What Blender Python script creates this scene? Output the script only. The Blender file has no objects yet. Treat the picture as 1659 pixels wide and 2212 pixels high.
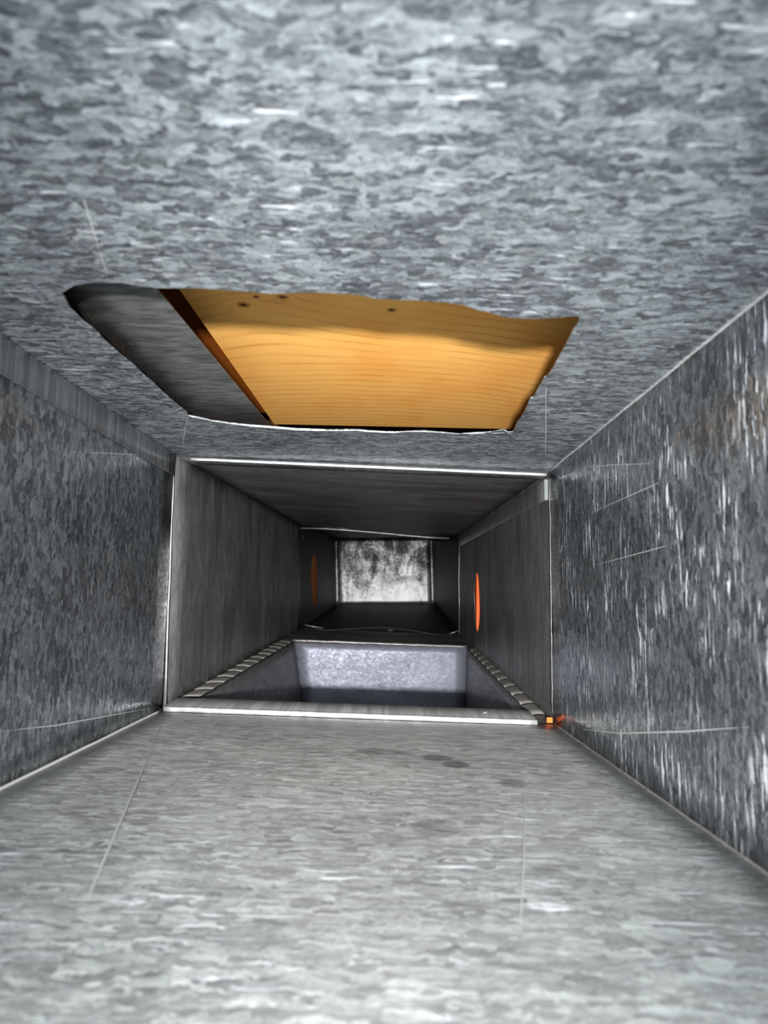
import bpy, bmesh, math, random
from mathutils import Vector, Matrix, noise as mnoise
random.seed(7)
S = bpy.context.scene
COL = S.collection

# ------------------------------------------------------------------ camera
W, H = 1659, 2212
FPX = 1561.5
FWD = Vector((-0.00464908, 0.99207934, 0.1255268))
RGT = Vector((0.99976601, 0.00195931, 0.02154282))
UPV = Vector((-0.02112624, -0.12559758, 0.9918563))
cd = bpy.data.cameras.new('camera')
cam = bpy.data.objects.new('camera', cd)
COL.objects.link(cam)
S.camera = cam
cam.matrix_world = Matrix((
    (RGT.x, UPV.x, -FWD.x, 0), (RGT.y, UPV.y, -FWD.y, 0), (RGT.z, UPV.z, -FWD.z, 0), (0, 0, 0, 1)))
cd.sensor_fit = 'VERTICAL'
cd.sensor_height = 24.0
cd.lens = FPX * 24.0 / H
cd.clip_start = 0.005
cd.clip_end = 50
cd.dof.use_dof = True
cd.dof.focus_distance = 0.60
cd.dof.aperture_fstop = 10.0

# ------------------------------------------------------------------ room light behind the photographer and the phone's torch
wd = bpy.data.worlds.new('world')
S.world = wd
wd.use_nodes = True
bg = wd.node_tree.nodes['Background']
bg.inputs[0].default_value = (0.82, 0.92, 1.0, 1)
bg.inputs[1].default_value = 3.9


def lamp(name, loc, power, radius, colour):
    l = bpy.data.lights.new(name, 'SPOT')
    l.spot_size = math.radians(56)
    l.spot_blend = 1.0
    l.energy = power
    l.shadow_soft_size = radius
    l.color = colour
    o = bpy.data.objects.new(name, l)
    COL.objects.link(o)
    o.location = loc
    o.rotation_euler = (math.radians(93), 0, 0)
    return o


lamp('torch_light', (0.0, -0.16, -0.013), 60.0, 0.007, (1.0, 0.98, 0.96))

S.view_settings.view_transform = 'Standard'
S.view_settings.look = 'None'
S.view_settings.exposure = 0.0
S.view_settings.gamma = 1.0
S.view_settings.use_curve_mapping = False


# ------------------------------------------------------------------ materials
class Nodes:
    def __init__(self, name):
        self.m = bpy.data.materials.new(name)
        self.m.use_nodes = True
        self.t = self.m.node_tree
        self.b = self.t.nodes['Principled BSDF']

    def put(self, sock, v):
        if isinstance(v, bpy.types.NodeSocket):
            self.t.links.new(v, sock)
        elif v is not None:
            if sock.type == 'RGBA' and len(v) == 3:
                v = (*v, 1)
            sock.default_value = v

    def math(self, op, a, b=None, c=None, clamp=False):
        n = self.t.nodes.new('ShaderNodeMath')
        n.operation = op
        n.use_clamp = clamp
        for i, v in enumerate((a, b, c)):
            self.put(n.inputs[i], v)
        return n.outputs[0]

    def vmath(self, op, a, b=None):
        n = self.t.nodes.new('ShaderNodeVectorMath')
        n.operation = op
        self.put(n.inputs[0], a)
        self.put(n.inputs[1], b)
        return n.outputs['Value'] if op in ('DISTANCE', 'LENGTH', 'DOT_PRODUCT') else n.outputs[0]

    def uv(self):
        return self.t.nodes.new('ShaderNodeTexCoord').outputs['UV']

    def obj(self):
        return self.t.nodes.new('ShaderNodeTexCoord').outputs['Object']

    def sep(self, v):
        n = self.t.nodes.new('ShaderNodeSeparateXYZ')
        self.put(n.inputs[0], v)
        return n.outputs

    def noise(self, v, scale, detail=2, rough=0.5, dist=0.0):
        n = self.t.nodes.new('ShaderNodeTexNoise')
        self.put(n.inputs['Vector'], v)
        n.inputs['Scale'].default_value = scale
        n.inputs['Detail'].default_value = detail
        n.inputs['Roughness'].default_value = rough
        n.inputs['Distortion'].default_value = dist
        return n.outputs

    def voronoi(self, v, scale):
        n = self.t.nodes.new('ShaderNodeTexVoronoi')
        self.put(n.inputs['Vector'], v)
        n.inputs['Scale'].default_value = scale
        return n.outputs

    def step(self, v, lo, hi, a=0.0, b=1.0):
        n = self.t.nodes.new('ShaderNodeMapRange')
        n.interpolation_type = 'SMOOTHSTEP'
        for i, x in enumerate((v, lo, hi, a, b)):
            self.put(n.inputs[i], x)
        return n.outputs[0]

    def mix(self, f, a, b):
        n = self.t.nodes.new('ShaderNodeMix')
        n.data_type = 'RGBA'
        self.put(n.inputs[0], f)
        self.put(n.inputs[6], a)
        self.put(n.inputs[7], b)
        return n.outputs[2]

    def out(self, col, rough=0.5, metal=0.0, normal=None, spec=None):
        self.put(self.b.inputs['Base Color'], col)
        self.put(self.b.inputs['Roughness'], rough)
        self.put(self.b.inputs['Metallic'], metal)
        if normal is not None:
            self.put(self.b.inputs['Normal'], normal)
        if spec is not None:
            self.b.inputs['Specular IOR Level'].default_value = spec
        return self.m


def zinc(name, dark, light, cell=0.0042, asp=1.8, metal=0.75, rough=0.42, tilt=0.12,
         streak=0.0, streak_thr=0.66, dust=0.0, dust_col=(0.30, 0.29, 0.27), smear=0.0, blobs=(), fine=0.35, edge_dust=0.0, streak_su=48, streak_sv=420):
    """galvanised steel: u runs round the duct, v along it, both in metres"""
    N = Nodes(name)
    uv = N.uv()
    s = N.sep(uv)
    w = N.noise(uv, 160, 2)
    wv = N.vmath('SCALE', N.vmath('SUBTRACT', w[1], (0.5, 0.5, 0.5)))
    wv.node.inputs['Scale'].default_value = 0.006
    cm = N.t.nodes.new('ShaderNodeCombineXYZ')
    N.put(cm.inputs[0], N.math('DIVIDE', s[0], asp))
    N.put(cm.inputs[1], s[1])
    v = N.vmath('ADD', cm.outputs[0], wv)
    v1 = N.voronoi(v, 1 / cell)
    v2 = N.voronoi(v, 2.6 / cell)
    r1 = N.sep(v1[1])
    r2 = N.sep(v2[1])
    big = N.noise(uv, 14, 3)[0]
    fn = N.noise(uv, 900, 1)[0]
    val = N.math('ADD', N.math('MULTIPLY', r1[0], 0.85 - fine), N.math('MULTIPLY', r2[0], fine))
    val = N.math('ADD', val, N.math('MULTIPLY', N.math('SUBTRACT', big, 0.5), 0.5))
    val = N.math('ADD', val, N.math('MULTIPLY', N.math('SUBTRACT', fn, 0.5), 0.25))
    val = N.step(val, 0.05, 0.95)
    col = N.mix(val, dark, light)
    col = N.mix(N.math('MULTIPLY', r1[2], 0.22), col, N.mix(val, (dark[0] * 1.25, dark[1] * .95, dark[2] * 1.2), (light[0] * .8, light[1] * 1.0, light[2] * 1.08)))
    met = metal
    if smear > 0:
        cs = N.t.nodes.new('ShaderNodeCombineXYZ')
        N.put(cs.inputs[0], N.math('MULTIPLY', s[0], 7))
        N.put(cs.inputs[1], N.math('MULTIPLY', s[1], 22))
        sm = N.step(N.noise(cs.outputs[0], 1.0, 5, 0.6, 1.2)[0], 0.40, 0.62)
        col = N.mix(N.math('MULTIPLY', sm, smear), col, tuple(c * 0.3 for c in dark))
    if dust > 0:
        d = N.math('MULTIPLY', N.step(N.noise(uv, 22, 4, 0.65)[0], 0.25, 0.75, 0.6, 1.0), dust)
        if edge_dust > 0:      # loose dust has drifted up against the joint
            d = N.math('MULTIPLY', d, N.step(s[1], 0.10, 0.46, 1.0, edge_dust))
        col = N.mix(d, col, dust_col)
        met = N.math('MULTIPLY', N.math('SUBTRACT', 1.0, d), metal)
    if streak > 0:
        cs = N.t.nodes.new('ShaderNodeCombineXYZ')
        N.put(cs.inputs[0], N.math('MULTIPLY', s[0], streak_su))
        N.put(cs.inputs[1], N.math('MULTIPLY', s[1], streak_sv))
        a = N.noise(N.vmath('ADD', cs.outputs[0], N.vmath('MULTIPLY', wv, (80, 120, 0))), 1.0, 4, 0.68)[0]
        area = N.step(N.noise(uv, 26, 2)[0], 0.42, 0.62)
        k = N.math('MULTIPLY', N.step(a, streak_thr, streak_thr + 0.05), area)
        k = N.math('MULTIPLY', k, streak)
        col = N.mix(k, col, (0.62, 0.66, 0.70))
        met = N.math('MULTIPLY', N.math('SUBTRACT', 1.0, k), met)
    for (bu, bv, ru, rv, amt) in blobs:
        du = N.math('DIVIDE', N.math('SUBTRACT', s[0], bu), ru)
        dv = N.math('DIVIDE', N.math('SUBTRACT', s[1], bv), rv)
        dd = N.math('ADD', N.math('MULTIPLY', du, du), N.math('MULTIPLY', dv, dv))
        dd = N.math('ADD', dd, N.math('MULTIPLY', N.math('SUBTRACT', big, 0.5), 2.0))
        k = N.math('MULTIPLY', N.step(dd, 1.0, 0.35), amt)
        col = N.mix(k, col, tuple(c * 0.35 for c in dark))
    rg = N.math('ADD', N.math('MULTIPLY', N.math('SUBTRACT', r2[1], 0.5), 0.16), rough)
    nrm = None
    if tilt > 0:
        g = N.t.nodes.new('ShaderNodeNewGeometry').outputs['Normal']
        tv = N.vmath('SCALE', N.vmath('SUBTRACT', v1[1], (0.5, 0.5, 0.5)))
        tv.node.inputs['Scale'].default_value = tilt
        tw = N.vmath('SCALE', N.vmath('SUBTRACT', v2[1], (0.5, 0.5, 0.5)))
        tw.node.inputs['Scale'].default_value = tilt * 0.5
        nrm = N.vmath('NORMALIZE', N.vmath('ADD', g, N.vmath('ADD', tv, tw)))
    return N.out(col, rg, met, nrm)


M = {}
M['ceiling'] = zinc('zinc_ceiling', (0.080, 0.094, 0.104), (0.49, 0.53, 0.56), cell=0.0027, asp=2.3, metal=0.65, rough=0.45, tilt=0.12,
                    streak=0.8, streak_thr=0.60)
M['wall_left'] = zinc('zinc_left', (0.075, 0.086, 0.095), (0.40, 0.43, 0.45), cell=0.0026, asp=2.3, metal=0.75, rough=0.29, tilt=0.12,
                      streak=0.6, streak_thr=0.70)
M['wall_right'] = zinc('zinc_right', (0.075, 0.086, 0.095), (0.40, 0.43, 0.45), cell=0.0024, asp=2.5, metal=0.75, rough=0.29, tilt=0.12,
                       streak=0.95, streak_thr=0.55)
M['floor'] = zinc('zinc_floor', (0.10, 0.115, 0.12), (0.46, 0.50, 0.50), cell=0.0024, asp=3.2, metal=0.5, rough=0.5, tilt=0.12,
                  streak=0.8, streak_thr=0.575, streak_su=34, streak_sv=300, dust=0.25, edge_dust=2.6, dust_col=(0.60, 0.60, 0.575),
                  blobs=((0.198, 0.39, 0.010, 0.010, 0.6), (0.208, 0.375, 0.008, 0.010, 0.6), (0.232, 0.335, 0.010, 0.016, 0.45),
                         (0.165, 0.40, 0.02, 0.012, 0.4), (0.19, 0.26, 0.01, 0.012, 0.35)))
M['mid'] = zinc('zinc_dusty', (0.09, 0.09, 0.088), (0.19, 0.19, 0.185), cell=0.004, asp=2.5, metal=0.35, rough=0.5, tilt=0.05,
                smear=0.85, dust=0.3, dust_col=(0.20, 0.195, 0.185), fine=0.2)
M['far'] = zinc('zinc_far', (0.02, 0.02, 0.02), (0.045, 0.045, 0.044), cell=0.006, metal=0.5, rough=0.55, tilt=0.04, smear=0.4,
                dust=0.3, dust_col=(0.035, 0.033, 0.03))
M['lip'] = zinc('zinc_bright_edge', (0.45, 0.46, 0.45), (0.72, 0.73, 0.71), cell=0.006, metal=0.5, rough=0.35, tilt=0.05)
M['lip_dull'] = zinc('zinc_dull_edge', (0.20, 0.20, 0.195), (0.34, 0.34, 0.33), cell=0.006, metal=0.6, rough=0.4, tilt=0.05,
                     dust=0.3)
M['seam'] = zinc('zinc_seam', (0.17, 0.18, 0.185), (0.34, 0.36, 0.37), cell=0.004, asp=2.5, metal=0.75, rough=0.36, tilt=0.06)
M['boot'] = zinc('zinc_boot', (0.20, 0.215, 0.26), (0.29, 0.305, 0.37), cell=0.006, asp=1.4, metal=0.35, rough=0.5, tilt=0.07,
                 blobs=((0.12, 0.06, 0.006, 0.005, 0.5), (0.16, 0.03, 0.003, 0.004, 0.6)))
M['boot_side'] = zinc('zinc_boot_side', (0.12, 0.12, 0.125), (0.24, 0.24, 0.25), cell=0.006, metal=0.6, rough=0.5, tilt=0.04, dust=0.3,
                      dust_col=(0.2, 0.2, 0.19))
M['tape'] = zinc('dusty_foil_tape', (0.20, 0.19, 0.175), (0.32, 0.31, 0.285), cell=0.008, metal=0.2, rough=0.6, tilt=0.05, dust=0.5,
                 dust_col=(0.27, 0.26, 0.235))
M['plate'] = None


def end_metal():
    N = Nodes('zinc_end_cap')
    uv = N.uv()
    s = N.sep(uv)
    c = N.t.nodes.new('ShaderNodeCombineXYZ')
    N.put(c.inputs[0], N.math('MULTIPLY', s[0], 26))
    N.put(c.inputs[1], N.math('MULTIPLY', s[1], 12))
    a = N.noise(c.outputs[0], 1.0, 5, 0.65, 0.8)[0]
    b = N.noise(uv, 130, 3, 0.7)[0]
    v = N.math('ADD', a, N.math('MULTIPLY', N.math('SUBTRACT', b, 0.5), 0.55))
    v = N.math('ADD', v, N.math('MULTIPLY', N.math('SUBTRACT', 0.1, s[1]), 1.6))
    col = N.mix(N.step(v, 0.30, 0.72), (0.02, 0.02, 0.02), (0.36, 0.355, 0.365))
    bp = N.t.nodes.new('ShaderNodeBump')
    bp.inputs['Strength'].default_value = 0.5
    bp.inputs['Distance'].default_value = 0.004
    N.put(bp.inputs['Height'], N.noise(c.outputs[0], 0.5, 2)[0])
    return N.out(col, 0.42, 0.8, bp.outputs[0])


def plate_metal():
    """dull sheet above the cut-out, soot and shade painted along its left side and far end"""
    N = Nodes('sooty_shaded_zinc')
    p = N.obj()
    s = N.sep(p)
    c = N.t.nodes.new('ShaderNodeCombineXYZ')
    N.put(c.inputs[0], N.math('MULTIPLY', s[0], 60))
    N.put(c.inputs[1], N.math('MULTIPLY', s[1], 260))
    st = N.noise(c.outputs[0], 1.0, 4, 0.6, 0.6)[0]
    col = N.mix(N.step(st, 0.3, 0.7), (0.07, 0.07, 0.068), (0.20, 0.21, 0.21))
    # soot and painted shade: distance from the line of the cut's left edge, plus the far corner
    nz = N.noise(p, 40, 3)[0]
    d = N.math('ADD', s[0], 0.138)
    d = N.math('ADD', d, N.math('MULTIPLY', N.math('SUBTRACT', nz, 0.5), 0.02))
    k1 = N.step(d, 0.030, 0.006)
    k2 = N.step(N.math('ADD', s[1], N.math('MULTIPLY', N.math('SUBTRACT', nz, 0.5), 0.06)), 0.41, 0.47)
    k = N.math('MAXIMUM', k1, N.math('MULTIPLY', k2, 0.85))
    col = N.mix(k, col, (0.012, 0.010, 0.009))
    sp = N.noise(p, 1400, 1)[0]
    area = N.step(N.noise(p, 30, 2)[0], 0.45, 0.65)
    g = N.math('MULTIPLY', N.step(sp, 0.66, 0.74), area)
    col = N.mix(N.math('MULTIPLY', g, 0.7), col, (0.50, 0.45, 0.34))
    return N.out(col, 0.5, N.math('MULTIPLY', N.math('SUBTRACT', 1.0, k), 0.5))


def wood(name, light, dark, knots=(), lines=True, rough=0.36):
    N = Nodes(name)
    s = N.sep(N.obj())
    x, y = s[0], s[1]
    p = N.obj()
    warp = N.math('MULTIPLY', N.math('SUBTRACT', N.noise(p, 9, 2)[0], 0.5), 0.020)
    # grain arches: rings rise towards the left near side
    ax = N.math('SUBTRACT', x, -0.02)
    arch = N.math('MULTIPLY', N.math('MULTIPLY', ax, ax), -1.6)
    sag = N.math('MULTIPLY', N.math('MULTIPLY', N.step(x, 0.02, -0.09), N.step(y, 0.52, 0.36)), 0.035)
    r = N.math('ADD', N.math('ADD', y, arch), N.math('ADD', warp, sag))
    for (kx, ky, kr, st) in knots:
        dx = N.math('DIVIDE', N.math('SUBTRACT', x, kx), kr)
        dy = N.math('DIVIDE', N.math('SUBTRACT', y, ky), kr)
        q = N.math('ADD', N.math('MULTIPLY', dx, dx), N.math('MULTIPLY', dy, dy))
        bump = N.math('DIVIDE', st, N.math('ADD', q, 1.0))
        r = N.math('ADD', r, bump)
    ph = N.math('MULTIPLY', r, 2 * math.pi / 0.0115)
    sn = N.math('ADD', N.math('MULTIPLY', N.math('SINE', ph), 0.5), 0.5)
    sn = N.math('POWER', sn, 7)
    var = N.step(N.noise(p, 30, 2)[0], 0.3, 0.7, 0.25, 1.0)
    f = N.math('MULTIPLY', N.math('MULTIPLY', sn, var), 0.42 if lines else 0.2)
    c = N.t.nodes.new('ShaderNodeCombineXYZ')
    N.put(c.inputs[0], N.math('MULTIPLY', x, 30))
    N.put(c.inputs[1], N.math('MULTIPLY', r, 900))
    fib = N.math('MULTIPLY', N.noise(c.outputs[0], 1.0, 2)[0], 0.16)
    f = N.math('ADD', f, fib)
    pat = N.step(N.noise(p, 16, 3, 0.55)[0], 0.42, 0.68, 0.0, 0.55)
    col = N.mix(f, N.mix(pat, light, (light[0] * .92, light[1] * .72, light[2] * .55)), dark)
    for (kx, ky, kr, st) in knots:
        dx = N.math('SUBTRACT', x, kx)
        dy = N.math('SUBTRACT', y, ky)
        q = N.math('SQRT', N.math('ADD', N.math('MULTIPLY', dx, dx), N.math('MULTIPLY', dy, dy)))
        col = N.mix(N.step(q, kr * 0.9, kr * 0.4, 0.0, 0.75), col, tuple(c * 0.45 for c in dark))
        col = N.mix(N.step(q, kr * 0.35, kr * 0.15), col, (0.03, 0.008, 0.003))
    return N.out(col, rough, 0.0, spec=0.4)


def plain(name, col, rough=0.6, metal=0.0):
    return Nodes(name).out(col, rough, metal)


M['end'] = end_metal()
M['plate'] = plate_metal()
M['wood'] = wood('pine_board', (1.0, 0.55, 0.15), (0.50, 0.19, 0.035),
                 knots=((-0.081, 0.377, 0.0055, 0.03), (-0.058, 0.366, 0.0045, 0.02), (0.0, 0.380, 0.0042, 0.008), (-0.072, 0.366, 0.003, 0.004)))
M['brown'] = wood('shade_brown', (0.30, 0.085, 0.012), (0.13, 0.03, 0.004), lines=False)  # dark brown carries the shade of the wood in the gap
M['orange'] = plain('orange_wood', (1.0, 0.15, 0.004), 0.6)
M['orange_reflection'] = plain('reflected_orange', (0.90, 0.32, 0.08), 0.7)  # orange of a soft reflection, put on a block behind the wall
M['oxide'] = plain('white_oxide', (0.55, 0.56, 0.54), 0.85)
M['cleat_face'] = zinc('zinc_cleat_face', (0.13, 0.13, 0.125), (0.22, 0.22, 0.215), cell=0.006, metal=0.3, rough=0.5, tilt=0.04)
M['oxide_faint'] = plain('faint_oxide', (0.34, 0.35, 0.345), 0.8)
M['dirt'] = plain('pale_fibre', (0.45, 0.44, 0.40), 0.8)
M['blocker'] = wood('blocker_wood', (0.60, 0.34, 0.12), (0.35, 0.16, 0.04))


# ------------------------------------------------------------------ building helpers
def tag(o, label=None, cat=None, group=None, kind=None):
    for k, v in (('label', label), ('category', cat), ('group', group), ('kind', kind)):
        if v:
            o[k] = v
    return o


def empty(name, loc, label, cat, group=None):
    o = bpy.data.objects.new(name, None)
    COL.objects.link(o)
    o.location = loc
    o.empty_display_size = 0.02
    return tag(o, label, cat, group)


def link(name, bm, mat, parent=None, smooth=False):
    me = bpy.data.meshes.new(name)
    bmesh.ops.recalc_face_normals(bm, faces=bm.faces)
    bm.to_mesh(me)
    bm.free()
    me.materials.append(mat)
    if smooth:
        for p in me.polygons:
            p.use_smooth = True
    o = bpy.data.objects.new(name, me)
    COL.objects.link(o)
    if parent:
        o.parent = parent
        pl, q = Vector((0, 0, 0)), parent
        while q:
            pl += q.location
            q = q.parent
        o.location = -pl
    return o


def view_ray(x, y):
    return FWD + RGT * ((x - W / 2) / FPX) - UPV * ((y - H / 2) / FPX)


def at_depth(x, y, Y):
    d = view_ray(x, y)
    return d * (Y / d.y)


def at_height(x, y, z):
    d = view_ray(x, y)
    return d * (z / d.z)


def project(p):
    d = p.dot(FWD)
    return W / 2 + FPX * p.dot(RGT) / d, H / 2 - FPX * p.dot(UPV) / d


class Patch:
    """a duct side between two frames: s across (0..1), t along (0..1)"""

    def __init__(self, A, B, C, D, inward):
        self.A, self.B, self.C, self.D = map(Vector, (A, B, C, D))   # near s0, near s1, far s0, far s1
        self.w = ((self.B - self.A).length + (self.D - self.C).length) / 2
        self.l = ((self.C - self.A).length + (self.D - self.B).length) / 2
        n = (self.B - self.A).cross(self.C - self.A).normalized()
        self.n = n if n.dot(Vector(inward)) > 0 else -n

    def p(self, s, t, h=0.0):
        return self.A.lerp(self.B, s).lerp(self.C.lerp(self.D, s), t) + self.n * h

    def uv(self, s, t):
        return (s * self.w, t * self.l)

    def find(self, x, y):
        s = t = 0.5
        for _ in range(40):
            X, Y = project(self.p(s, t))
            e = 1e-4
            X1, Y1 = project(self.p(s + e, t))
            X2, Y2 = project(self.p(s, t + e))
            a, b, c, d = (X1 - X) / e, (X2 - X) / e, (Y1 - Y) / e, (Y2 - Y) / e
            det = a * d - b * c
            if abs(det) < 1e-9:
                break
            rx, ry = x - X, y - Y
            ds, dt = (d * rx - b * ry) / det, (-c * rx + a * ry) / det
            ds, dt = max(-.2, min(.2, ds)), max(-.2, min(.2, dt))
            s, t = s + ds, max(-0.05, t + dt)
        return s, t


def sheet(name, patch, mat, parent=None, hole=None, nx=14, ny=18, wav=0.0006, thick=0.0008, seed=0.0, ends=(0, 1, 0, 1)):
    """a sheet of metal; hole = [(s, t, h)] cut out of it"""
    bm = bmesh.new()
    uvl = bm.loops.layers.uv.new('UVMap')
    st = {}
    s0, s1, t0, t1 = ends

    def vert(s, t, h=0.0):
        k = math.sin(math.pi * max(0, min(1, s))) * math.sin(math.pi * max(0, min(1, t)))
        h2 = h + wav * k * mnoise.noise(Vector((s * 4 + seed, t * 5, seed * 3.1))) * 2
        v = bm.verts.new(patch.p(s, t, h2))
        st[v] = (s, t)
        return v

    if hole is None:
        g = [[vert(s0 + (s1 - s0) * i / nx, t0 + (t1 - t0) * j / ny) for j in range(ny + 1)] for i in range(nx + 1)]
        for i in range(nx):
            for j in range(ny):
                bm.faces.new((g[i][j], g[i + 1][j], g[i + 1][j + 1], g[i][j + 1]))
    else:
        out = []
        n = 10
        for i in range(n):
            out.append(vert(s0 + (s1 - s0) * i / n, t0))
        for i in range(n):
            out.append(vert(s1, t0 + (t1 - t0) * i / n))
        for i in range(n):
            out.append(vert(s1 - (s1 - s0) * i / n, t1))
        for i in range(n):
            out.append(vert(s0, t1 - (t1 - t0) * i / n))
        inn = [vert(*q) for q in hole]
        ed = []
        for loop in (out, inn):
            for a, b in zip(loop, loop[1:] + loop[:1]):
                ed.append(bm.edges.new((a, b)))
        bmesh.ops.triangle_fill(bm, use_beauty=True, edges=ed)
    for f in bm.faces:
        for lp in f.loops:
            lp[uvl].uv = patch.uv(*st[lp.vert])
    bmesh.ops.recalc_face_normals(bm, faces=bm.faces)
    bm.normal_update()
    fs = list(bm.faces)
    if sum(f.normal.dot(patch.n) * f.calc_area() for f in fs) < 0:
        bmesh.ops.reverse_faces(bm, faces=fs)
    me = bpy.data.meshes.new(name)
    bm.to_mesh(me)
    bm.free()
    me.materials.append(mat)
    if hole is None:
        for p in me.polygons:
            p.use_smooth = True
    o = bpy.data.objects.new(name, me)
    COL.objects.link(o)
    sd = o.modifiers.new('gauge', 'SOLIDIFY')
    sd.thickness = thick
    sd.offset = -1
    if parent:
        o.parent = parent
        o.location = -parent.location
    return o


def sweep(name, pts, prof, side, up, mat, parent=None, jit=0.0, smooth=True, seed=0.0, taper=None):
    """profile (a, b) carried along pts, a along side, b along up; pts a list of points"""
    bm = bmesh.new()
    uvl = bm.loops.layers.uv.new('UVMap')
    rings, dist = [], 0.0
    ds = []
    for i, p in enumerate(pts):
        if i:
            dist += (p - pts[i - 1]).length
        ds.append(dist)
        ja = jit * mnoise.noise(Vector((dist * 90, seed, 0)))
        jb = jit * mnoise.noise(Vector((dist * 70, seed, 9)))
        k = taper[i] if taper else 1.0
        rings.append([bm.verts.new(p + side * (a * k + ja) + up * (b * k + jb)) for a, b in prof])
    n = len(prof)
    for i in range(len(pts) - 1):
        for j in range(n):
            f = bm.faces.new((rings[i][j], rings[i][(j + 1) % n], rings[i + 1][(j + 1) % n], rings[i + 1][j]))
            for lp, (u, v) in zip(f.loops, ((j, i), (j + 1, i), (j + 1, i + 1), (j, i + 1))):
                lp[uvl].uv = (u * 0.002, ds[v])
    bm.faces.new(rings[0][::-1])
    bm.faces.new(rings[-1])
    o = link(name, bm, mat, parent, False)
    if smooth:
        for p in o.data.polygons:
            p.use_smooth = len(p.vertices) == 4
    return o


def lerp_pts(a, b, n):
    return [a.lerp(b, i / n) for i in range(n + 1)]


def box_prof(a0, a1, b0, b1, r=0.0004):
    return [(a0 + r, b0), (a1 - r, b0), (a1, b0 + r), (a1, b1 - r), (a1 - r, b1), (a0 + r, b1), (a0, b1 - r), (a0, b0 + r)]


def round_prof(a0, a1, b0, b1, n=12):
    ca, cb, ra, rb = (a0 + a1) / 2, (b0 + b1) / 2, (a1 - a0) / 2, (b1 - b0) / 2
    out = []
    for i in range(n):
        t = 2 * math.pi * i / n
        c, s_ = math.cos(t), math.sin(t)
        out.append((ca + ra * math.copysign(abs(c) ** .6, c), cb + rb * math.copysign(abs(s_) ** .6, s_)))
    return out


def block(name, lo, hi, mat, parent=None, bev=0.001):
    bm = bmesh.new()
    bmesh.ops.create_cube(bm, size=1)
    for v in bm.verts:
        v.co = Vector([(lo[i] + hi[i]) / 2 + v.co[i] * (hi[i] - lo[i]) for i in range(3)])
    bmesh.ops.bevel(bm, geom=list(bm.edges), offset=bev, segments=2, affect='EDGES')
    return link(name, bm, mat, parent)


X, Y_, Z = Vector((1, 0, 0)), Vector((0, 1, 0)), Vector((0, 0, 1))

# ------------------------------------------------------------------ frames of the duct
Y0, Y1, Y2, Y3 = 0.035, 0.566, 1.37, 2.20
XL, XR, ZB, ZT = -0.16813, 0.12895, -0.08612, 0.10999
n_tl, n_tr, n_br, n_bl = Vector((XL, Y0, ZT)), Vector((XR, Y0, ZT)), Vector((XR, Y0, ZB)), Vector((XL, Y0, ZB))
f1 = [at_depth(*q, Y1) for q in ((380, 986), (1187, 1018), (1196, 1563), (354, 1532))]      # tl tr br bl
f2 = [at_depth(*q, Y2) for q in ((648, 1136), (992, 1158), (992, 1372), (650, 1358))]
f3 = [at_depth(*q, Y3) for q in ((723, 1163), (934, 1161), (938, 1305), (726, 1306))]

C1 = Patch(n_tl, n_tr, f1[0], f1[1], (0, 0, -1))
F1 = Patch(n_bl, n_br, f1[3], f1[2], (0, 0, 1))
L1 = Patch(n_bl, n_tl, f1[3], f1[0], (1, 0, 0))
R1 = Patch(n_br, n_tr, f1[2], f1[1], (-1, 0, 0))
# the next section is set a touch inside the first one's end
def inset(q, d):
    c = sum(q, Vector()) / 4
    return [p + (c - p).normalized() * d for p in q]
g1 = [p + Y_ * 0.0012 for p in inset(f1, -0.0005)]
C2 = Patch(g1[0], g1[1], f2[0], f2[1], (0, 0, -1))
F2 = Patch(g1[3], g1[2], f2[3], f2[2], (0, 0, 1))
L2 = Patch(g1[3], g1[0], f2[3], f2[0], (1, 0, 0))
R2 = Patch(g1[2], g1[1], f2[2], f2[1], (-1, 0, 0))
g2 = [p + Y_ * 0.0012 for p in inset(f2, -0.0012)]
C3 = Patch(g2[0], g2[1], f3[0], f3[1], (0, 0, -1))
F3 = Patch(g2[3], g2[2], f3[3], f3[2], (0, 0, 1))
L3 = Patch(g2[3], g2[0], f3[3], f3[0], (1, 0, 0))
R3 = Patch(g2[2], g2[1], f3[2], f3[1], (-1, 0, 0))

# ------------------------------------------------------------------ nearest section: the room the camera is in
cut = [(133, 634), (160, 617), (205, 611), (262, 611), (300, 618), (345, 622), (430, 621), (520, 627), (585, 632), (640, 631),
       (700, 632), (770, 637), (815, 647), (850, 649), (905, 651), (965, 656), (1000, 660), (1032, 671), (1060, 676), (1086, 684),
       (1108, 687), (1150, 688), (1200, 686), (1232, 683), (1252, 682), (1248, 700), (1238, 713), (1222, 745), (1210, 766),
       (1196, 792), (1183, 812), (1176, 815), (1168, 830), (1152, 858), (1146, 860), (1135, 885), (1124, 905), (1118, 910),
       (1110, 930), (1106, 934), (1096, 933), (1090, 928), (1070, 932), (1046, 935), (1020, 936), (990, 938), (950, 934),
       (915, 931), (880, 932), (850, 934), (800, 932), (770, 929), (700, 930), (640, 928), (585, 923), (545, 920),
       (500, 915), (460, 909), (425, 901), (408, 898), (403, 890), (385, 876), (350, 846), (332, 828), (312, 812), (290, 790),
       (255, 762), (225, 735), (205, 713), (180, 695), (170, 685), (152, 668), (150, 664), (142, 648)]
hole = []
for i, (x, y) in enumerate(cut):
    s, t = C1.find(x, y)
    h = 0.0
    hole.append((s, t, h))
ceiling = tag(sheet('ceiling', C1, M['ceiling'], hole=hole, thick=0.0007), kind='structure')
ceiling['label'] = 'speckled galvanised duct ceiling with a rough rectangular cut-out'
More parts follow.
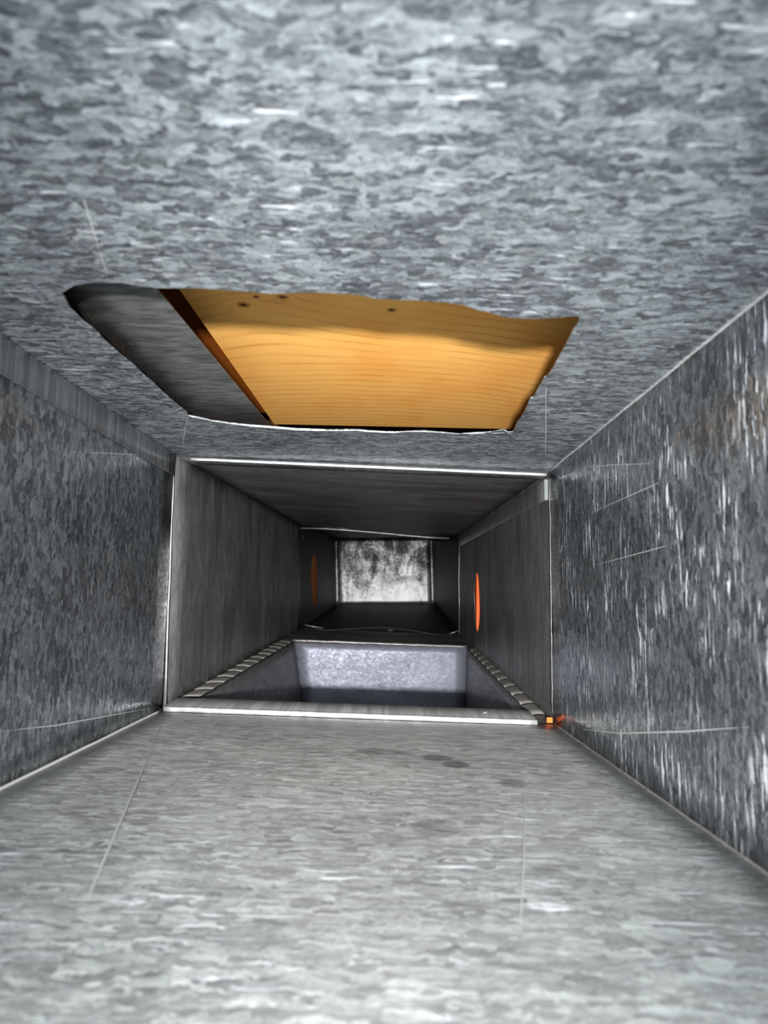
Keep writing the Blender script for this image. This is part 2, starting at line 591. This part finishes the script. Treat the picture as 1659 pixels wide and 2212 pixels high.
# raw snipped rim of the cut: a thin bright burr
rim = [C1.p(s, t, 0.0002) for s, t, h in hole[46:60]]
sweep('cut_edge', rim, round_prof(-0.00015, 0.00015, -0.0002, 0.0002, 6), Y_, Z, M['lip'], ceiling, jit=0.0003)
# small curled slivers of metal on the far rim
for (x0, y0, x1, y1) in ((1012, 936, 1048, 929), (1062, 934, 1091, 927), (1090, 927, 1108, 934)):
    a, b = C1.p(*C1.find(x0, y0), 0.0006), C1.p(*C1.find(x1, y1), 0.0022)
    sweep('sliver', lerp_pts(a, b, 4), box_prof(-0.0004, 0.0004, -0.0002, 0.0002, 0.0001), Y_, Z, M['lip'], ceiling, taper=(1, 1, .8, .5, .1))

floor = tag(sheet('floor', F1, M['floor'], seed=3), kind='structure')
floor['label'] = 'dusty galvanised duct floor'
wl = tag(sheet('wall_left', L1, M['wall_left'], seed=5, ends=(0, 1, 0, .990)), kind='structure')
wr = tag(sheet('wall_right', R1, M['wall_right'], seed=8), kind='structure')
wl['label'] = 'dark speckled galvanised wall left of the camera'
wr['label'] = 'galvanised wall right of the camera with white streaks'

# lock seam folded down the top of the left wall
a, b = L1.p(0.958, 0.0), L1.p(0.958, 0.983)
sw = (L1.p(1, .5) - L1.p(0, .5)).normalized()
sweep('seam_flange', lerp_pts(a, b, 24), box_prof(-0.0088, 0.0078, 0.0, 0.0022, 0.0005), sw, L1.n, M['seam'], wl, jit=0.0002)
# crease lines pressed into the sheets
def crease(patch, pix, parent, wd=0.0006, h=0.0004, mat=None):
    pts = []
    for (x, y) in pix:
        s, t = patch.find(x, y)
        pts.append(patch.p(max(0.0, min(1, s)), max(0.0, min(1, t)), 0.0001))
    d = (pts[-1] - pts[0]).normalized()
    side = d.cross(patch.n).normalized()
    full = []
    for p0, p1 in zip(pts[:-1], pts[1:]):
        full += lerp_pts(p0, p1, 6)[:-1]
    full.append(pts[-1])
    return sweep('crease_line', full, round_prof(-wd, wd, -h * .6, h, 8), side, patch.n, mat or parent.data.materials[0], parent, jit=0.00005,
                 taper=[min(1, .05 + 3 * min(i, len(full) - 1 - i) / len(full)) for i in range(len(full))])
crease(C1, [(165, 380), (200, 490), (236, 610)], ceiling, 0.0002, 0.0002, M['oxide_faint'])
crease(C1, [(1180, 815), (1178, 1005)], ceiling, 0.0003, 0.0003, M['oxide_faint'])
crease(C1, [(405, 900), (392, 975)], ceiling, 0.0003, 0.0003, M['oxide_faint'])
crease(F1, [(352, 1560), (250, 1800), (160, 2010)], floor, 0.0006, 0.0003, M['oxide_faint'])
crease(F1, [(1140, 1600), (1131, 1850), (1118, 2150)], floor, 0.0003, 0.0003, M['oxide_faint'])
# rounded corner folds where the sheets turn, dull white with dust and oxide
def fold(pa, qa, da, parent, mat, rr):
    return sweep('corner_fold', lerp_pts(pa + da * rr * .45, qa + da * rr * .45, 30), round_prof(-rr, rr, -rr, rr, 8), X, Z, mat, parent, jit=0.00035, seed=rr * 1e4)
fold(n_bl, f1[3] - Y_ * .004, Vector((1, 0, 1)), floor, M['oxide'], 0.0008)
fold(n_br, f1[2] - Y_ * .004, Vector((-1, 0, 1)), floor, M['lip_dull'], 0.0007)
fold(n_tr, f1[1] - Y_ * .004, Vector((-1, 0, -1)), ceiling, M['lip'], 0.0007)
crease(L1, [(340, 1527), (240, 1545), (120, 1567), (0, 1580)], wl, 0.0004, 0.0002, M['oxide_faint'])
crease(L1, [(335, 984), (250, 980), (150, 976)], wl, 0.0002, 0.0002, M['oxide_faint'])
crease(R1, [(1245, 1574), (1340, 1584), (1480, 1580), (1650, 1568)], wr, 0.0004, 0.0002, M['oxide_faint'])
crease(R1, [(1235, 1012), (1330, 1004), (1440, 1000)], wr, 0.0002, 0.0002, M['oxide_faint'])
crease(R1, [(1260, 1115), (1430, 1040), (1656, 930)], wr, 0.0002, 0.0002, M['oxide_faint'])
crease(R1, [(1270, 1225), (1400, 1190), (1560, 1146)], wr, 0.0002, 0.0002, M['oxide_faint'])

# ------------------------------------------------------------------ joint between the near and the middle section
def cleat(name, a, b, prof, up, mat, label, group=None, n=30, jit=0.00025, seed=0):
    side = Y_
    o = sweep(name, lerp_pts(a, b, n), prof, side, up, mat, None, jit=jit, seed=seed)
    return tag(o, label, 'cleat', group)

# bottom: a hooked strip standing a little above the floor
t = empty('drive_cleat', f1[3].lerp(f1[2], .5), 'bright folded metal cleat strip across the floor at the first joint', 'cleat')
a, b = at_depth(352, 1531, Y1 - 0.012), at_depth(1160, 1568, Y1 - 0.012)
a.z = F1.p(0, .975).z
b.z = F1.p(.96, .975).z
sweep('rounded_edge', lerp_pts(a + X * .001, b, 40), round_prof(-0.0022, 0.0022, 0.0002, 0.0042, 14), Y_, Z, M['lip'], t, jit=0.00015)
sweep('flat_face', lerp_pts(a + X * .001 + Y_ * .002, b + Y_ * .002, 40), [(0.0, 0.0025), (0.034, 0.0045), (0.034, 0.0060), (0.030, 0.0066), (0.0, 0.0040)], Y_, Z, M['cleat_face'], t, jit=0.00012)
# top cleat
t = empty('slip_cleat', f1[0].lerp(f1[1], .5), 'thin shiny metal cleat across the ceiling at the first joint', 'cleat')
a, b = at_depth(412, 992, Y1 - .006), at_depth(1180, 1026, Y1 - .006)
sweep('rounded_edge', lerp_pts(a, b, 40), round_prof(-0.0012, 0.0012, -0.0010, 0.0012, 10), Y_, Z, M['lip'], t, jit=0.00015)
sweep('flat_face', lerp_pts(a + Y_ * .001, b + Y_ * .001, 40), box_prof(0, 0.018, -0.0002, 0.0022), Y_, Z, M['seam'], t, jit=0.0001)
# left: raw edge of the middle section, bent in, with a black gap before it
t = tag(sweep('raw_edge_strip', [at_depth(376, 1000, Y1 - .002), at_depth(374, 1060, Y1 - .002), at_depth(371, 1130, Y1 - .001), at_depth(369, 1190, Y1 - .002),
              at_depth(367, 1250, Y1 - .001), at_depth(364, 1310, Y1 - .002), at_depth(361, 1400, Y1 - .002), at_depth(359, 1460, Y1 - .001), at_depth(357, 1522, Y1 - .002)],
              box_prof(-0.0010, 0.0007, -0.0010, 0.0010, .0003), X, Y_, M['lip_dull'], None, jit=0.0008), 'wavy pale raw metal edge standing up the left side of the first joint', 'strip')
tag(sweep('raw_edge_strip', lerp_pts(at_depth(1187, 1034, Y1 - .001), at_depth(1193, 1540, Y1 - .001), 20),
          box_prof(-0.0004, 0.0004, -0.0010, 0.0010, .0001), X, Y_, M['mid'], None, jit=0.0004), 'thin dull metal edge standing up the right side of the first joint', 'strip')

# ------------------------------------------------------------------ middle section
hp = [(430, 1512), (637, 1388), (1008, 1400), (1152, 1553)]          # opening in its floor: near left, far left, far right, near right
hs = [F2.find(*q) for q in hp]
mid = empty('duct_section', g1[3].lerp(g1[2], .5), 'dark middle stretch of duct beyond the first joint with a floor opening', 'duct')

def densify(loop, n):
    out = []
    for p, q in zip(loop, loop[1:] + loop[:1]):
        for i in range(n):
            out.append(tuple(p[k] + (q[k] - p[k]) * i / n for k in range(len(p))))
    return out
fh = [(s, t_, 0.0) for s, t_ in densify(hs, 8)]
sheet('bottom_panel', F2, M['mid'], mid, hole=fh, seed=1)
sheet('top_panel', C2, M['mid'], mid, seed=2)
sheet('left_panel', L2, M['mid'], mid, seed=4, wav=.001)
# right panel with a round hole
cx, cy = 1031, 1300
sc_, tc_ = R2.find(cx, cy)
s_top, _ = R2.find(1033, 1237)
s_bot, _ = R2.find(1028, 1363)
ra_s = abs(s_top - s_bot) / 2
_, t_n = R2.find(1037.5, 1295)
_, t_f = R2.find(1024.5, 1300)
ra_t = abs(t_n - t_f) / 2
rh = []
for i in range(36):
    an = 2 * math.pi * i / 36
    rh.append(((s_top + s_bot) / 2 + ra_s * math.sin(an), tc_ + ra_t * math.cos(an), 0))
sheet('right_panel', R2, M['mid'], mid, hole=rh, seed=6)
print('hole radius', ra_s * R2.w, ra_t * R2.l, 'at', R2.p(sc_, tc_))
# flange along the top of the right panel
sw = (R2.p(1, .5) - R2.p(0, .5)).normalized()
sweep('seam_flange', lerp_pts(R2.p(.925, 0.012), R2.p(.925, .97), 20), box_prof(-0.0075, 0.0095, 0, 0.0024, .0005), sw, R2.n, M['seam'], mid, jit=.0002)

# foil tape folded over both sides of the floor opening
def tape(side_near, side_far, out_near, out_far, n, nm_seed):
    tp = None
    (a0, a1), (b0, b1) = (F2.find(*side_near), F2.find(*side_far)), (F2.find(*out_near), F2.find(*out_far))
    rnd = random.Random(nm_seed)
    holder = None
    for i in range(n):
        bm = bmesh.new()
        uvl = bm.loops.layers.uv.new('UVMap')
        u0, u1 = i / n, (i + 1.12) / n
        m = 6
        g = []
        sl = rnd.uniform(-.03, .03)
        for k in range(5):
            row = []
            u = u0 + (u1 - u0) * k / 4
            lift = 0.0012 + 0.0008 * math.sin(k / 4 * math.pi) + 0.0007 * (1 - k / 4)
            for j in range(m + 1):
                w_ = j / m
                s = a0[0] + (a1[0] - a0[0]) * u
                t_ = a0[1] + (a1[1] - a0[1]) * u
                s2 = b0[0] + (b1[0] - b0[0]) * u
                t2 = b0[1] + (b1[1] - b0[1]) * u
                e = 1.0 + 0.10 * mnoise.noise(Vector((u * 9, nm_seed, 0)))
                q = w_ * e
                row.append(bm.verts.new(F2.p(s + (s2 - s) * q, t_ + (t2 - t_) * q + sl * w_ * .05, lift + .0006 * math.sin(w_ * math.pi) + .0004 * mnoise.noise(Vector((u * 30, w_ * 3, nm_seed))))))
            g.append(row)
        for k in range(4):
            for j in range(m):
                f = bm.faces.new((g[k][j], g[k][j + 1], g[k + 1][j + 1], g[k + 1][j]))
                for lp in f.loops:
                    lp[uvl].uv = (lp.vert.co.x, lp.vert.co.y)
        if holder is None:
            o = link('foil_tape', bm, M['tape'], mid, True)
            holder = o
        else:
            o = link('fold', bm, M['tape'], holder, True)
            o.location = (0, 0, 0)
        sd = o.modifiers.new('t', 'SOLIDIFY')
        sd.thickness = .0003
    return holder
tape((432, 1510), (634, 1387), (388, 1513), (610, 1383), 13, 2)
tape((1146, 1550), (1012, 1404), (1176, 1548), (1030, 1398), 11, 5)

# rolled edge at the far side of the opening
a, b = F2.p(*F2.find(632, 1385)), F2.p(*F2.find(1007, 1399))
pts = lerp_pts(a, b, 40)
sweep('rolled_edge', [p + Z * (.0012 + .0007 * mnoise.noise(Vector((i * .35, 1, 1)))) for i, p in enumerate(pts)], round_prof(-0.004, 0.003, -0.002, 0.0022, 10), Y_, Z, M['lip_dull'], mid)
# screw bump and scraps on the strip of floor beyond the opening
bm = bmesh.new()
bmesh.ops.create_uvsphere(bm, u_segments=12, v_segments=8, radius=.007)
c = F2.p(*F2.find(843, 1362))
for v in bm.verts:
    v.co = Vector((v.co.x, v.co.y, v.co.z * .35)) + c
tag(link('screw_head', bm, M['mid'], mid, True))

# ------------------------------------------------------------------ branch boot going down
boot = empty('branch_boot', F2.p(*F2.find(820, 1400)) - Z * .1, 'pale metal branch duct dropping away below the floor opening', 'duct')
nl, fl, fr, nr = [F2.p(*q) for q in hs]
yf = fl.y
dn = 0.20
def down(p_top, px_low, Yd, k=None):
    q = at_depth(*px_low, Yd)
    d = (q - p_top)
    return p_top + d * (dn / abs(d.z))
fl2 = down(fl, (656, 1532), fl.y + .001)
fr2 = down(fr, (1004, 1547), fr.y + .001)
nl2 = nl - Z * dn + X * .01
nr2 = nr - Z * dn - X * .003
BF = Patch(fl, fr, fl2, fr2, (0, -1, 0))
sheet('far_panel', BF, M['boot'], boot, seed=11, wav=.002)
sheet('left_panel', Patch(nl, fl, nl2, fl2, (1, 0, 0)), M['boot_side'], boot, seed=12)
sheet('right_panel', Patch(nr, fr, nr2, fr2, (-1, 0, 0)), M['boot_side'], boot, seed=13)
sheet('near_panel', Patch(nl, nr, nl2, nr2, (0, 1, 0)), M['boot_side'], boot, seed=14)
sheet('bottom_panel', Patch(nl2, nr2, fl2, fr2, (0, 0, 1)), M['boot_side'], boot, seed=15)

# ------------------------------------------------------------------ second joint
t = tag(sweep('bent_cleat', [at_depth(*q, Y2 - .004) for q in ((650, 1141), (700, 1142), (730, 1144), (770, 1147), (830, 1152), (880, 1157), (930, 1161), (970, 1163))],
              box_prof(-0.004, 0.010, -0.0014, 0.0010, .0003), Y_, Z, M['lip_dull'], None, jit=.0004), 'crooked thin metal strip across the top of the second joint', 'strip')
tag(sweep('scrap_strip', [at_depth(*q, Y2 - .009) for q in ((703, 1139), (728, 1140), (755, 1144))], box_prof(-.003, .003, -.0006, .0008, .0002), Y_, Z, M['lip_dull'], None, jit=.0004),
    'short torn metal sliver lying on the left of the crooked strip', 'scrap')
tag(sweep('joint_edge', [at_depth(*q, Y2 - .003) for q in ((992, 1166), (992, 1200), (991, 1250), (992, 1300), (992, 1369))],
          box_prof(-.0007, .0007, -.003, .003, .0002), X, Y_, M['lip_dull'], None, jit=.0005), 'thin upright metal edge on the right of the second joint', 'strip')
tag(sweep('metal_tab', [at_depth(*q, Y2 - .006) for q in ((659, 1350), (675, 1353), (698, 1357))], box_prof(-.006, .004, -.001, .0012, .0003), Y_, Z, M['lip_dull'], None),
    'short metal tab on the floor at the left of the second joint', 'tab')
tag(sweep('metal_tab', [at_depth(*q, Y2 - .006) for q in ((970, 1369), (980, 1366), (990, 1362))], box_prof(-.006, .004, -.0008, .001, .0003), Y_, Z, M['lip_dull'], None),
    'small upturned metal tab on the floor at the right of the second joint', 'tab')
# lip of the floor sheet that bulges up at the second joint
pts = []
for i, (x, y) in enumerate(((655, 1352), (700, 1356), (735, 1355), (780, 1352), (830, 1350), (880, 1356), (930, 1364), (985, 1370))):
    pts.append(at_depth(x, y + 4, Y2 - .012))
sweep('buckled_edge', pts, round_prof(-.02, .012, -.002, .0012), Y_, Z, M['far'], mid, jit=.0005)

# ------------------------------------------------------------------ far section and its end
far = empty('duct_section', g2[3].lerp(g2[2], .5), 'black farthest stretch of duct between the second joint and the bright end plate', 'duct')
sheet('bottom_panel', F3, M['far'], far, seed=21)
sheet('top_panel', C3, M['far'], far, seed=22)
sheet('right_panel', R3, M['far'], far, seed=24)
# left panel with an added round hole, imitating a soft orange reflection
s_t, t_t = L3.find(681, 1195)
s_b, t_b = L3.find(679, 1312)
lh = []
for i in range(28):
    an = 2 * math.pi * i / 28
    lh.append(((s_t + s_b) / 2 + abs(s_t - s_b) / 2 * math.sin(an), (t_t + t_b) / 2 + .09 * math.cos(an), 0))
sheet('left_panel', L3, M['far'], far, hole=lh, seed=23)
endp = empty('end_plate', f3[3].lerp(f3[2], .5), 'bright blotchy metal plate closing the far end of the duct', 'plate')
e = 0.004
EP = Patch(f3[3], f3[2], f3[0], f3[1], (0, -1, 0))
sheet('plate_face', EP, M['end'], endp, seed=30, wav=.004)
for (p, q, sd_) in ((f3[3], f3[0], X), (f3[2], f3[1], -X)):
    sweep('folded_edge', lerp_pts(p + sd_ * .004 - Y_ * .004, q + sd_ * .004 - Y_ * .004, 14), box_prof(-.004, .004, -.002, .002), X, Y_, M['end'], endp, jit=.0008)

# ------------------------------------------------------------------ above the cut-out: sheet, pine board, shade battens
ZP, ZW = ZT + 0.012, ZT + 0.050
bx = at_height(385, 625, ZW).x
bx2 = at_height(595, 922, ZW).x
by = at_height(850, 922, ZW).y

def prism(name, poly, z0, z1, mat, parent=None, bev=.0006):
    bm = bmesh.new()
    lo = [bm.verts.new((x, y, z0)) for x, y in poly]
    hi = [bm.verts.new((x, y, z1)) for x, y in poly]
    n = len(poly)
    bm.faces.new(lo[::-1])
    bm.faces.new(hi)
    for i in range(n):
        bm.faces.new((lo[i], lo[(i + 1) % n], hi[(i + 1) % n], hi[i]))
    bmesh.ops.bevel(bm, geom=list(bm.edges), offset=bev, segments=1, affect='EDGES')
    return link(name, bm, mat, parent)
slope = (bx2 - bx) / (at_height(595, 922, ZW).y - at_height(385, 625, ZW).y)
x_at = lambda y: bx + slope * (y - at_height(385, 625, ZW).y)
board = prism('pine_board', [(x_at(.20), .20), (.30, .20), (.30, by), (x_at(by), by)], ZW, ZW + .018, M['wood'])
tag(board, 'honey-coloured pine board with knots above the ceiling cut-out', 'board')
bat = prism('shade_batten', [(-.26, .12), (x_at(.12) + .004, .12), (x_at(by) + .004, by + .03), (-.26, by + .03)], ZW + .0185, ZW + .036, M['brown'])
tag(bat, 'batten coloured dark for the shaded gap left of the pine board in the ceiling cut-out', 'batten')
bat = prism('shade_batten', [(x_at(by) + .005, by - .01), (.30, by - .01), (.30, by + .06), (x_at(by) + .005, by + .06)], ZW + .0185, ZW + .036, M['brown'])
tag(bat, 'batten coloured dark as shade, showing as a thin strip beyond the pine board', 'batten')
p0, p1 = at_height(332, 618, ZP), at_height(585, 922, ZP)
sl = (p1.x - p0.x) / (p1.y - p0.y)
xp = lambda y: p0.x + sl * (y - p0.y)
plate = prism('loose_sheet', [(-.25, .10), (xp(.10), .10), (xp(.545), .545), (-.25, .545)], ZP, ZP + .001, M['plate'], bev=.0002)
tag(plate, 'grey metal sheet with soot and painted shade, above the left end of the ceiling cut-out', 'sheet')

# the joist bay, unseen and added to close off the room light all round
for nm, lo, hi in (('wall_left_blocker', (-.34, .03, -.34), (-.302, 2.45, .24)), ('wall_right_blocker', (.302, .03, -.34), (.34, 2.45, .24)),
                   ('ceiling_blocker', (-.34, .03, .2405), (.34, 2.45, .26)), ('floor_blocker', (-.34, .03, -.353), (.34, 2.45, -.3405)),
                   ('wall_end_blocker', (-.34, 2.451, -.35), (.34, 2.49, .26)),
                   ('mouth_blocker_1', (-.34, .008, .112), (.34, .029, .26)), ('mouth_blocker_2', (-.34, .008, -.353), (.34, .029, -.088)),
                   ('mouth_blocker_3', (-.34, .008, -.0875), (-.170, .029, .1115)), ('mouth_blocker_4', (.131, .008, -.0875), (.34, .029, .1115))):
    tag(block(nm, lo, hi, M['blocker']), kind='structure')

# orange wood seen through the round hole on the right; the far left block imitates a reflection
c = R2.p(sc_, tc_)
b1 = block('orange_block', (c.x + .0035, c.y + ra_t * R2.l * .9, c.z - .09), (c.x + .09, c.y + ra_t * R2.l * .9 + .038, c.z + .09), M['orange'])
tag(b1, 'bright orange wood seen through the round hole in the right duct wall', 'board')
c = L3.p((s_t + s_b) / 2, (t_t + t_b) / 2)
b2 = block('orange_block', (c.x - .025, c.y - .2, c.z - .08), (c.x - .006, c.y + .2, c.z + .08), M['orange_reflection'])
tag(b2, 'orange block behind an added hole, imitating a reflection on the far left duct wall', 'board')
# orange scrap in the gap at the lower right corner of the first joint
c = at_depth(1187, 1556, Y1 - .003)
b3 = block('orange_chip', (c.x - .0022, c.y - .001, c.z - .0018), (c.x + .0022, c.y + .001, c.z + .0022), M['orange'], bev=.0004)
tag(b3, 'tiny orange chip in the gap at the lower right corner of the first joint', 'chip')

# lint and fibres
def fibre(pix, Y, label, r=.0004):
    pts = [at_depth(*q, Y) for q in pix]
    o = sweep('fibre', pts, round_prof(-r, r, -r, r, 6), Y_, Z, M['dirt'], None)
    tag(o, label, 'fibre')
fibre([(1040, 1543), (1046, 1540), (1052, 1538)], Y1 + .004, 'tiny pale fibre standing on the floor cleat', .0003)
fibre([(1012, 1375), (1017, 1378), (1023, 1377)], 1.29, 'pale scrap of lint at the foot of the right wall below the round hole', .0012)
